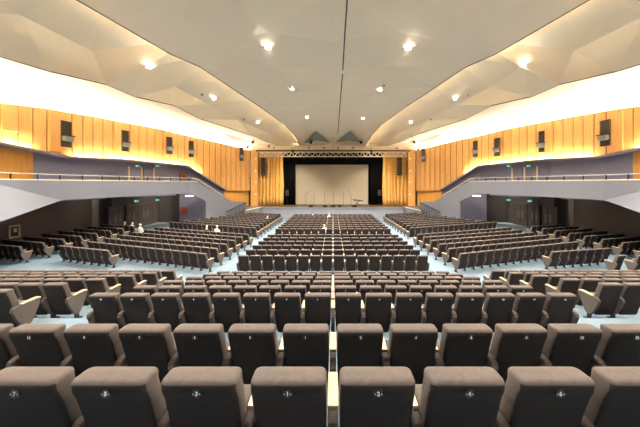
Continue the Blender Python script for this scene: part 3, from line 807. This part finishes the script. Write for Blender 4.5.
# ------------------------------------------------------------------ doors, signs, cabinets
def wallframe(u, off):
    x, y = out(u, off); x2, y2 = out(u+1, off); return x, y, math.atan2(y2-y, x2-x)
def on_wall(u, off, side):
    """local frame on the upper wall: x runs along wall towards the stage, -y into the room (left side)"""
    x, y, a = wallframe(u, off)
    if side < 0: return (x, y), a
    return (-x, y), math.pi-a
dn = 1
for side, sd in ((-1, 'left'), (1, 'right')):
    for i, (ua, ub) in enumerate(((118, 130), (131, 143.5), (145, 155.5))):
        (x, y), a = on_wall((ua+ub)/2, .33, side)
        (xa, ya), _ = on_wall(ua, .33, side); (xb, yb), _ = on_wall(ub, .33, side); w = math.hypot(xb-xa, yb-ya)/2
        f = 1 if side < 0 else -1
        t = empty(f'door_{dn}', (x, y, -.95), a, f'slate door with pale wooden jamb behind the {sd} balcony, {["nearest the camera", "in the middle", "nearest the stage"][i]}', 'door'); t['kind'] = 'structure'
        ht = 2.55
        bm = bmesh.new(); box(bm, (-w*.93, -f*.10, 0), (w*.93, -f*.03, ht)); link('door_leaf', bm, M['blue'], t)
        bm = bmesh.new(); 
        if i < 3: box(bm, (w*.80, -f*.22, 0), (w*1.0, 0, ht))
        link('door_jamb', bm, M['railbeige'], t)
        bm = bmesh.new(); bar(bm, (w*.6, -f*.16, 1.0), (w*.6, -f*.16, 1.35), .02); bar(bm, (w*.6, -f*.16, 1.0), (w*.6, -f*.05, 1.0), .015); bar(bm, (w*.6, -f*.16, 1.35), (w*.6, -f*.05, 1.35), .015); link('door_handle', bm, M['chrome'], t)
        dn += 1
def low_door(u, side, i):
    global dn
    x = -19.5; y = x/((u-U0)/F); w = .95
    t = empty(f'door_{dn}', (x*(-side), y, zfloor(y)), 0, f'dark double door in the wall under the {"left" if side < 0 else "right"} balcony, {["nearest the camera", "in the middle", "nearest the stage"][i]}', 'door'); t['kind'] = 'structure'
    f = side
    for k_ in (-1, 1):
        bm = bmesh.new(); box(bm, (min(0, -f*.06), min(0, k_*w)+.02, 0), (max(0, -f*.06), max(0, k_*w)-.02, 2.2)); l = link('door_leaf', bm, M['brown'], t)
        bm = bmesh.new(); box(bm, (min(-f*.06, -f*.08), k_*.25-.12, .85), (max(-f*.06, -f*.08), k_*.25+.12, 1.55)); link('push_plate', bm, M['plategrey'], l)
    bm = bmesh.new()
    for a, b in (((-w-.08, 0), (-w, 2.3)), ((w, 0), (w+.08, 2.3)), ((-w-.08, 2.2), (w+.08, 2.3))): box(bm, (min(0, -f*.1), a[0], a[1]), (max(0, -f*.1), b[0], b[1]))
    link('door_frame', bm, M['brown'], t); dn += 1
for side in (-1, 1):
    for i, u in enumerate((117.5, 131, 145)): low_door(u, side, i)
def exit_sign(x, y, z, rz, label, m='green'):
    t = empty('exit_sign', (x, y, z), rz, label, 'sign'); t.scale = (.8, .8, .8)
    bm = bmesh.new(); box(bm, (-.25, -.04, -.12), (.25, .04, .12)); bmesh.ops.bevel(bm, geom=list(bm.edges), offset=.01, segments=1, affect='EDGES')
    link('sign_box', bm, M[m], t)
    bm = bmesh.new(); box(bm, (.02, -.046, -.02), (.16, -.041, .02)); link('arrow', bm, M['signwhite'], t)
    bm = bmesh.new(); box(bm, (-.16, -.046, -.08), (-.08, -.041, .08)); link('figure', bm, M['signwhite'], t)
for side, sd in ((-1, 'left'), (1, 'right')):
    for i, u in enumerate((137, 157)):
        (x, y), a = on_wall(u, -.1, side)
        exit_sign(x, y, zat(166, y), a*.0, f'small lit exit sign above the {sd} balcony doors, {"nearer the camera" if i == 0 else "nearer the stage"}')
    for i, (u, v) in enumerate(((136.5, 201), (157.5, 200))):
        x, y = -18.2, 0; y = x/((u-U0)/F); exit_sign(x*(-side), y, zat(v, y), 0, f'small green exit sign under the {sd} balcony, {"nearer the camera" if i == 0 else "nearer the stage"}')
    # soffit lamp at the end of the parapet
    x, y = plan(189.5, K0, K1) if False else (-14.2*1.0, 25.3)
    bm = bmesh.new(); box(bm, (-side*(-14.15)-.35, 25.1, -1.33), (-side*(-14.15)+.35, 25.3, -1.2))
    tag(link('soffit_lamp', bm, M['lampwhite']), f'white lamp under the end of the {sd} balcony parapet', 'lamp')
# hose cabinets on the left
def hose(x, y, z, rz, label):
    t = empty('hose_cabinet', (x, y, z), rz, label, 'cabinet'); t.scale = (.8, 1, .85)
    bm = bmesh.new(); box(bm, (-.42, 0, -.45), (.42, .15, .45)); link('cabinet_box', bm, M['red'], t)
    bm = bmesh.new(); box(bm, (-.32, -.03, -.34), (.32, .0, .34)); link('cabinet_door', bm, M['orange'], t)
    bm = bmesh.new(); disc(bm, (0.05, -.03, 0), (0, -1, 0), .2, .06, 16); link('hose_reel', bm, M['red'], t)
(x, y), a = on_wall(185, .2, -1); hose(x, y-.1, zat(176.5, y), a, 'red fire hose cabinet on the slate wall behind the left balcony stair')
hose(-16.55, 28.33, zat(211, 28.3), 0, 'red fire hose cabinet on the grey wall under the left balcony')
# framed niche on the lower left wall
y = -20.9/((15-U0)/F); t = empty('wall_frame', (-20.98, y, zat(231.5, y)), 0, 'cream framed panel with dark centre on the brown wall at far left', 'frame')
bm = bmesh.new(); w, h = .30, .42
for a, b in (((-w, -h), (w, -h+.1)), ((-w, h-.1), (w, h)), ((-w, -h), (-w+.08, h)), ((w-.08, -h), (w, h))): box(bm, (0, a[0], a[1]), (.08, b[0], b[1]))
link('frame', bm, M['railbeige'], t)
bm = bmesh.new(); box(bm, (0, -w+.1, -h+.08), (.04, w-.1, h-.08)); link('panel', bm, M['dark'], t)
bm = bmesh.new(); box(bm, (.04, -.05, -.05), (.07, .1, .2)); link('note', bm, M['cream'], t)

# ------------------------------------------------------------------ niches with projectors in the wood walls
NI = {-1: [(65, 134, 26, 9.5), (125, 141, 21, 6), (169, 145.5, 17, 5), (191, 149, 16, 4.2), (241.5, 154, 14, 3.2)],
      1: [(60, 133, 26, 9), (123.5, 141.5, 21, 6), (168.5, 147, 18, 5), (190.5, 149, 16, 4), (242.5, 155, 14, 3.2)]}
for side, sd in ((-1, 'left'), (1, 'right')):
    for i, (u, v, hp, wp) in enumerate(NI[side]):
        (x, y), a = on_wall(u, -.05, side); f = 1 if side < 0 else -1
        (xa, ya), _ = on_wall(u-wp/2, -.05, side); (xb, yb), _ = on_wall(u+wp/2, -.05, side); w = math.hypot(xb-xa, yb-ya)/2
        h = hp/F*y/2
        t = empty('projector_niche', (x, y, zat(v, y)), a, f'dark upright niche in the {sd} wood wall, {ORD[i]} counted from the camera', 'niche')
        bm = bmesh.new(); box(bm, (-w, -f*.02, -h), (w, f*.1, h)); link('opening', bm, M['plate'], t)
        bm = bmesh.new()
        for a0, b0 in (((-w-.05, -h), (-w, h)), ((w, -h), (w+.05, h))): box(bm, (a0[0], min(-f*.06, f*.05), a0[1]), (b0[0], max(-f*.06, f*.05), b0[1]))
        link('frame', bm, M['groove'], t)
        l = empty('wall_projector', (x, y, zat(v+hp*.18, y)), a, f'grey spotlight projector mounted before the niche in the {sd} wood wall, {ORD[i]} from the camera', 'projector')
        q = max(w*.9, .24)
        bm = bmesh.new(); box(bm, (-q*1.1, -f*.42, -.20), (q*1.1, -f*.04, .18)) if f > 0 else box(bm, (-q*1.1, .04, -.20), (q*1.1, .42, .18)); bmesh.ops.bevel(bm, geom=list(bm.edges), offset=.04, segments=2, affect='EDGES'); link('lamp_body', bm, M['lampgrey'], l)
        bm = bmesh.new(); box(bm, (-q*1.25, min(-f*.46, -f*.02), .17), (q*1.25, max(-f*.46, -f*.02), .23)); link('hood', bm, M['metal'], l)
        bm = bmesh.new(); bar(bm, (q*1.15, -f*.2, -.1), (q*1.15, f*.03, .1), .025); link('bracket', bm, M['metal'], l)
# raised wood panels
for side, sd in ((-1, 'left'), (1, 'right')):
    for i, (ua, ub, va, vb) in enumerate(((48.5 if side < 0 else 42.5, 59.5 if side < 0 else 54, 112.5, 151.5), (1, 17, 106, 131.5), (114, 120.5, 122, 154), (157.5, 161.5, 130, 155))):
        u = (ua+ub)/2; (x, y), a = on_wall(u, -.12, side); f = 1 if side < 0 else -1
        (xa, ya), _ = on_wall(ua, 0, side); (xb, yb), _ = on_wall(ub, 0, side); w = math.hypot(xb-xa, yb-ya)/2
        bm = bmesh.new(); box(bm, (-w, min(0, f*.12), zat(vb, y)), (w, max(0, f*.12), zat(va, y))); bmesh.ops.bevel(bm, geom=list(bm.edges), offset=.015, segments=1, affect='EDGES')
        o = link('raised_wood_panel', bm, M['panel']); o.location = (x, y, 0); o.rotation_euler = (0, 0, a)
        tag(o, f'honey wood panel standing proud of the {sd} wood wall, {ORD[(1,0,2,3)[i]]} from the camera', 'panel')

# ------------------------------------------------------------------ downlights
def downlight(p, n_, power, label, visible=True, rad=.13):
    t = empty('ceiling_downlight', p, 0, label, 'downlight', 'round ceiling downlights')
    bm = bmesh.new(); N = 20
    rings = [[Vector((r*math.cos(a*2*math.pi/N), r*math.sin(a*2*math.pi/N), z)) for a in range(N)] for r, z in ((rad*1.5, .04), (rad*1.5, -.03), (rad*1.15, -.045), (rad*1.1, .0))]
    loft(bm, rings, cap=False); link('trim_ring', bm, M['cream'], t, True)
    bm = bmesh.new(); disc(bm, (0, 0, .0), (0, 0, -1), rad*1.08, .02, 20); link('lamp', bm, M['disc'], t)
    ld = bpy.data.lights.new('downlight', 'SPOT'); ld.energy = power; ld.spot_size = R(140); ld.spot_blend = .8; ld.shadow_soft_size = rad; ld.color = (1, .90, .76)
    lo = bpy.data.objects.new('bulb', ld); COL.objects.link(lo); lo.parent = t; lo.location = (0, 0, -.28)
DL = [(268, 47), (292, 88), (307, 117), (149, 66), (214, 98), (258, 122), (408, 48), (380, 89), (363, 118), (523, 64), (455, 98), (411, 122)]
NM = ['largest left of centre', 'second left of centre', 'third left of centre, near the stage', 'nearest on the left side canopy', 'middle one on the left side canopy', 'furthest on the left side canopy',
      'largest right of centre', 'second right of centre', 'third right of centre, near the stage', 'nearest on the right side canopy', 'middle one on the right side canopy', 'furthest on the right side canopy']
for (u, v), nm in zip(DL, NM):
    h = hit(u, v); downlight(h[0]+Vector((0, 0, -.05)), h[1], 1900, f'bright round ceiling downlight, {nm}', rad=.11 if h[0].y > 20 else .13)
for x, y in ((-4.2, 8), (4.2, 8), (-11, 7.5), (11, 7.5), (-4.2, 1), (4.2, 1), (-11.5, 0), (11.5, 0)):
    p, n_ = up(x, y); downlight(p+Vector((0, 0, -.05)), n_, 1900, 'round ceiling downlight overhead, above the picture')
for s, sd in ((-1, 'left'), (1, 'right')):  # added unseen lamps that brighten the near parapets
    p, n_ = up(s*8.6, 8.6)
    t = empty('ceiling_washer', p+Vector((0, 0, -.05)), 0, f'tilted ceiling washer lamp above the picture aimed at the {sd} parapet', 'lamp')
    bm = bmesh.new(); disc(bm, (0, 0, .05), (0, 0, -1), .16, .16, 16); link('lamp_body', bm, M['cream'], t)
    ld = bpy.data.lights.new('washer', 'SPOT'); ld.energy = 3600; ld.spot_size = R(42); ld.spot_blend = .8; ld.shadow_soft_size = .12; ld.color = (1, .93, .82)
    lo = bpy.data.objects.new('bulb', ld); COL.objects.link(lo); lo.location = p+Vector((0, 0, -.25))
    dr = Vector((s*14.6, 9.6, -.7))-lo.location; lo.rotation_euler = dr.to_track_quat('-Z', 'Y').to_euler()
    lo.location = (0, 0, -.2); lo.parent = t
# small detectors hanging on the canopies
for i, (u, v) in enumerate(((202, 94), (244, 119), (290, 86), (33, 80), (135, 108), (384, 85), (468, 94), (431, 119), (534, 107), (35, 81))[:9]):
    h = hit(u, v)
    if not h: continue
    bm = bmesh.new(); box(bm, (-.07, -.07, -.12), (.07, .07, .03)); bmesh.ops.bevel(bm, geom=list(bm.edges), offset=.02, segments=1, affect='EDGES')
    o = link('ceiling_sensor', bm, M['lampgrey']); o.location = h[0]
    tag(o, f'tiny grey sensor box on the ceiling canopy, {["left of the left downlights", "near the furthest left downlight", "beside the second left centre downlight", "on the far left outer edge", "on the left outer edge", "beside the second right centre downlight", "right of the middle right downlight", "near the furthest right downlight", "on the right outer edge"][i]}', 'sensor')

# stage wash from the lamps on the truss
for i, x in enumerate((-5.2, -2.2, 2.2, 5.2)):
    ld = bpy.data.lights.new('stage_wash', 'SPOT'); ld.energy = 620; ld.spot_size = R(75); ld.spot_blend = .7; ld.shadow_soft_size = .1; ld.color = (1, .87, .66)
    lo = bpy.data.objects.new('stage_wash_bulb', ld); COL.objects.link(lo); lo.location = (x, 30.4, 4.0); lo.rotation_euler = (Vector((8.6 if x > 0 else -8.6, 34.6, 0)) - Vector((x, 30.4, 4.0))).to_track_quat('-Z', 'Y').to_euler() if abs(x) < 5 else (R(40), 0, 0)
    tag(lo, f'warm beam of the stage lamp, {ORD[i]} from the left', 'light')

# ------------------------------------------------------------------ people seated in the far rows
def ell(bm, c, r, nu=14, nv=10, zmin=-1.0, mi=0):
    rings = []
    for j in range(nv+1):
        t_ = -math.pi/2+math.pi*j/nv
        if math.sin(t_) < zmin: continue
        rings.append([Vector((c[0]+r[0]*max(.02, math.cos(t_))*math.cos(2*math.pi*i/nu), c[1]+r[1]*max(.02, math.cos(t_))*math.sin(2*math.pi*i/nu), c[2]+r[2]*math.sin(t_))) for i in range(nu)])
    loft(bm, rings, mi)
def tube(bm, pts, mi=0, n=10, flat=1.0):
    """tapered limb through (x,y,z,r) points"""
    rings = []
    for k_, p_ in enumerate(pts):
        a = Vector(pts[max(0, k_-1)][:3]); b = Vector(pts[min(len(pts)-1, k_+1)][:3]); d = (b-a).normalized()
        s_ = d.cross(Vector((0, 1, .2))).normalized() if abs(d.z) > .5 else d.cross(Vector((0, 0, 1))).normalized(); w_ = d.cross(s_)
        rings.append([Vector(p_[:3])+s_*p_[3]*math.cos(2*math.pi*i/n)+w_*p_[3]*flat*math.sin(2*math.pi*i/n) for i in range(n)])
    loft(bm, rings, mi)
def person2(x, y, z, rz, shirt, hair, skin, label, armsup=False):
    t = empty('person', (x, y, z), rz, label, 'person'); t.scale = (.88, .88, .88)
    bm = bmesh.new()
    # one continuous torso, neck and head surface (2 = skin, 0 = shirt, 1 = trousers)
    sec = [(.46, .37, .17, .12, 1), (.56, .36, .165, .12, 0), (.72, .33, .16, .11, 0), (.90, .30, .20, .115, 0), (1.00, .29, .215, .10, 0), (1.05, .29, .15, .075, 0), (1.08, .30, .06, .06, 2),
           (1.13, .305, .055, .058, 2), (1.16, .33, .065, .085, 2), (1.21, .335, .076, .098, 2), (1.27, .335, .078, .10, 2), (1.32, .33, .066, .085, 2), (1.35, .325, .03, .045, 2)]
    N = 14; rings = [[Vector((a*math.cos(2*math.pi*i/N), yc+b*math.sin(2*math.pi*i/N), zz)) for i in range(N)] for zz, yc, a, b, m_ in sec]
    VV = [[bm.verts.new(p_) for p_ in r_] for r_ in rings]
    for k_ in range(len(VV)-1):
        for i in range(N): bm.faces.new([VV[k_][i], VV[k_][(i+1) % N], VV[k_+1][(i+1) % N], VV[k_+1][i]]).material_index = sec[k_+1][4]
    bm.faces.new(VV[0][::-1]).material_index = 1; bm.faces.new(VV[-1]).material_index = 2
    ell(bm, (0, .44, 1.235), (.014, .02, .022), 8, 6, mi=2)                                   # nose
    for s in (-1, 1):
        ell(bm, (s*.079, .33, 1.235), (.012, .02, .03), 8, 6, mi=2)                           # ears
        tube(bm, [(s*.16, .29, .99, .06), (s*.23, .31, .93, .055), (s*.26, .34, .74, .045)] + ([(s*.20, .48, .62, .04)] if not armsup else [(s*.24, .40, .66, .04)]), 0)
        tube(bm, [(s*.215, .44, .645, .035), (s*.18, .56, .62, .026), (s*.17, .60, .615, .035), (s*.165, .68, .60, .018)], 2, 8)
        tube(bm, [(s*.08, .36, .52, .095), (s*.11, .55, .53, .085), (s*.12, .78, .52, .065)], 1)
        tube(bm, [(s*.12, .77, .53, .06), (s*.12, .80, .30, .052), (s*.12, .80, .07, .04)], 1)
        tube(bm, [(s*.12, .75, .04, .04), (s*.12, .90, .035, .042), (s*.12, .99, .03, .03)], 1, 8, .7)
    link('body', bm, [M[shirt], M['trousers'], M[skin]], t, True)
    if hair:
        bm = bmesh.new(); ell(bm, (0, .318, 1.262), (.086, .104, .105), 14, 10, -.15); link('hair', bm, M[hair], t, True)
    return t
PE = [(121.5, 221.3, 'shirtdark', 'hairgrey', 'skinpale', 'grey-haired person seated at the left under the balcony, leftmost of three', 20.9),
      (129, 221.5, 'shirtwhite', 'hairblond', 'skinpale', 'fair-haired person in white shirt, middle of three under the left balcony', 20.8),
      (137, 223.2, 'shirtwhite', 'hairgrey', 'skin', 'person in white shirt leaning at right of the three under the left balcony', 19.8),
      (204, 227.5, 'shirtdark', None, 'skinpale', 'bald person seated in dark clothes in the left block', 19.0),
      (214.5, 227.3, 'shirtwhite', 'hairgrey', 'skinpale', 'white-haired person in pale shirt beside the bald person', 19.0),
      (266, 217.5, 'shirtdark', 'hairblond', 'skinpale', 'fair person seated near the stage in the left block', 25.0),
      (312.5, 213.3, 'shirtdark', 'hairdark', 'skin', 'dark-haired person seated near the stage left of centre', 27.6),
      (329, 214.3, 'shirtwhite', 'hairgrey', 'skinpale', 'white-haired person seated in the centre rows before the stage', 27.0),
      (324.2, 229.3, 'shirtwhite', 'hairgrey', 'skinpale', 'person in white shirt seated in the centre front row of far block', 19.4),
]
for u, v, sh, ha, sk, lab, d in PE:
    x = (u-U0)/F*d; z = zat(v, d)-1.27
    z = max(z, zfloor(d)-.02)
    person2(x, d-.05, zfloor(d), R(-18) if x < -4 else 0, sh, ha, sk, lab)

# ------------------------------------------------------------------ world: the closed hall has only a trace of ambient light
w = bpy.data.worlds.new('world'); S.world = w; w.use_nodes = True
w.node_tree.nodes['Background'].inputs['Color'].default_value = (.9, .85, .8, 1); w.node_tree.nodes['Background'].inputs['Strength'].default_value = .02
S.cycles.max_bounces = 10; S.cycles.diffuse_bounces = 6
S.cycles.use_denoising = True
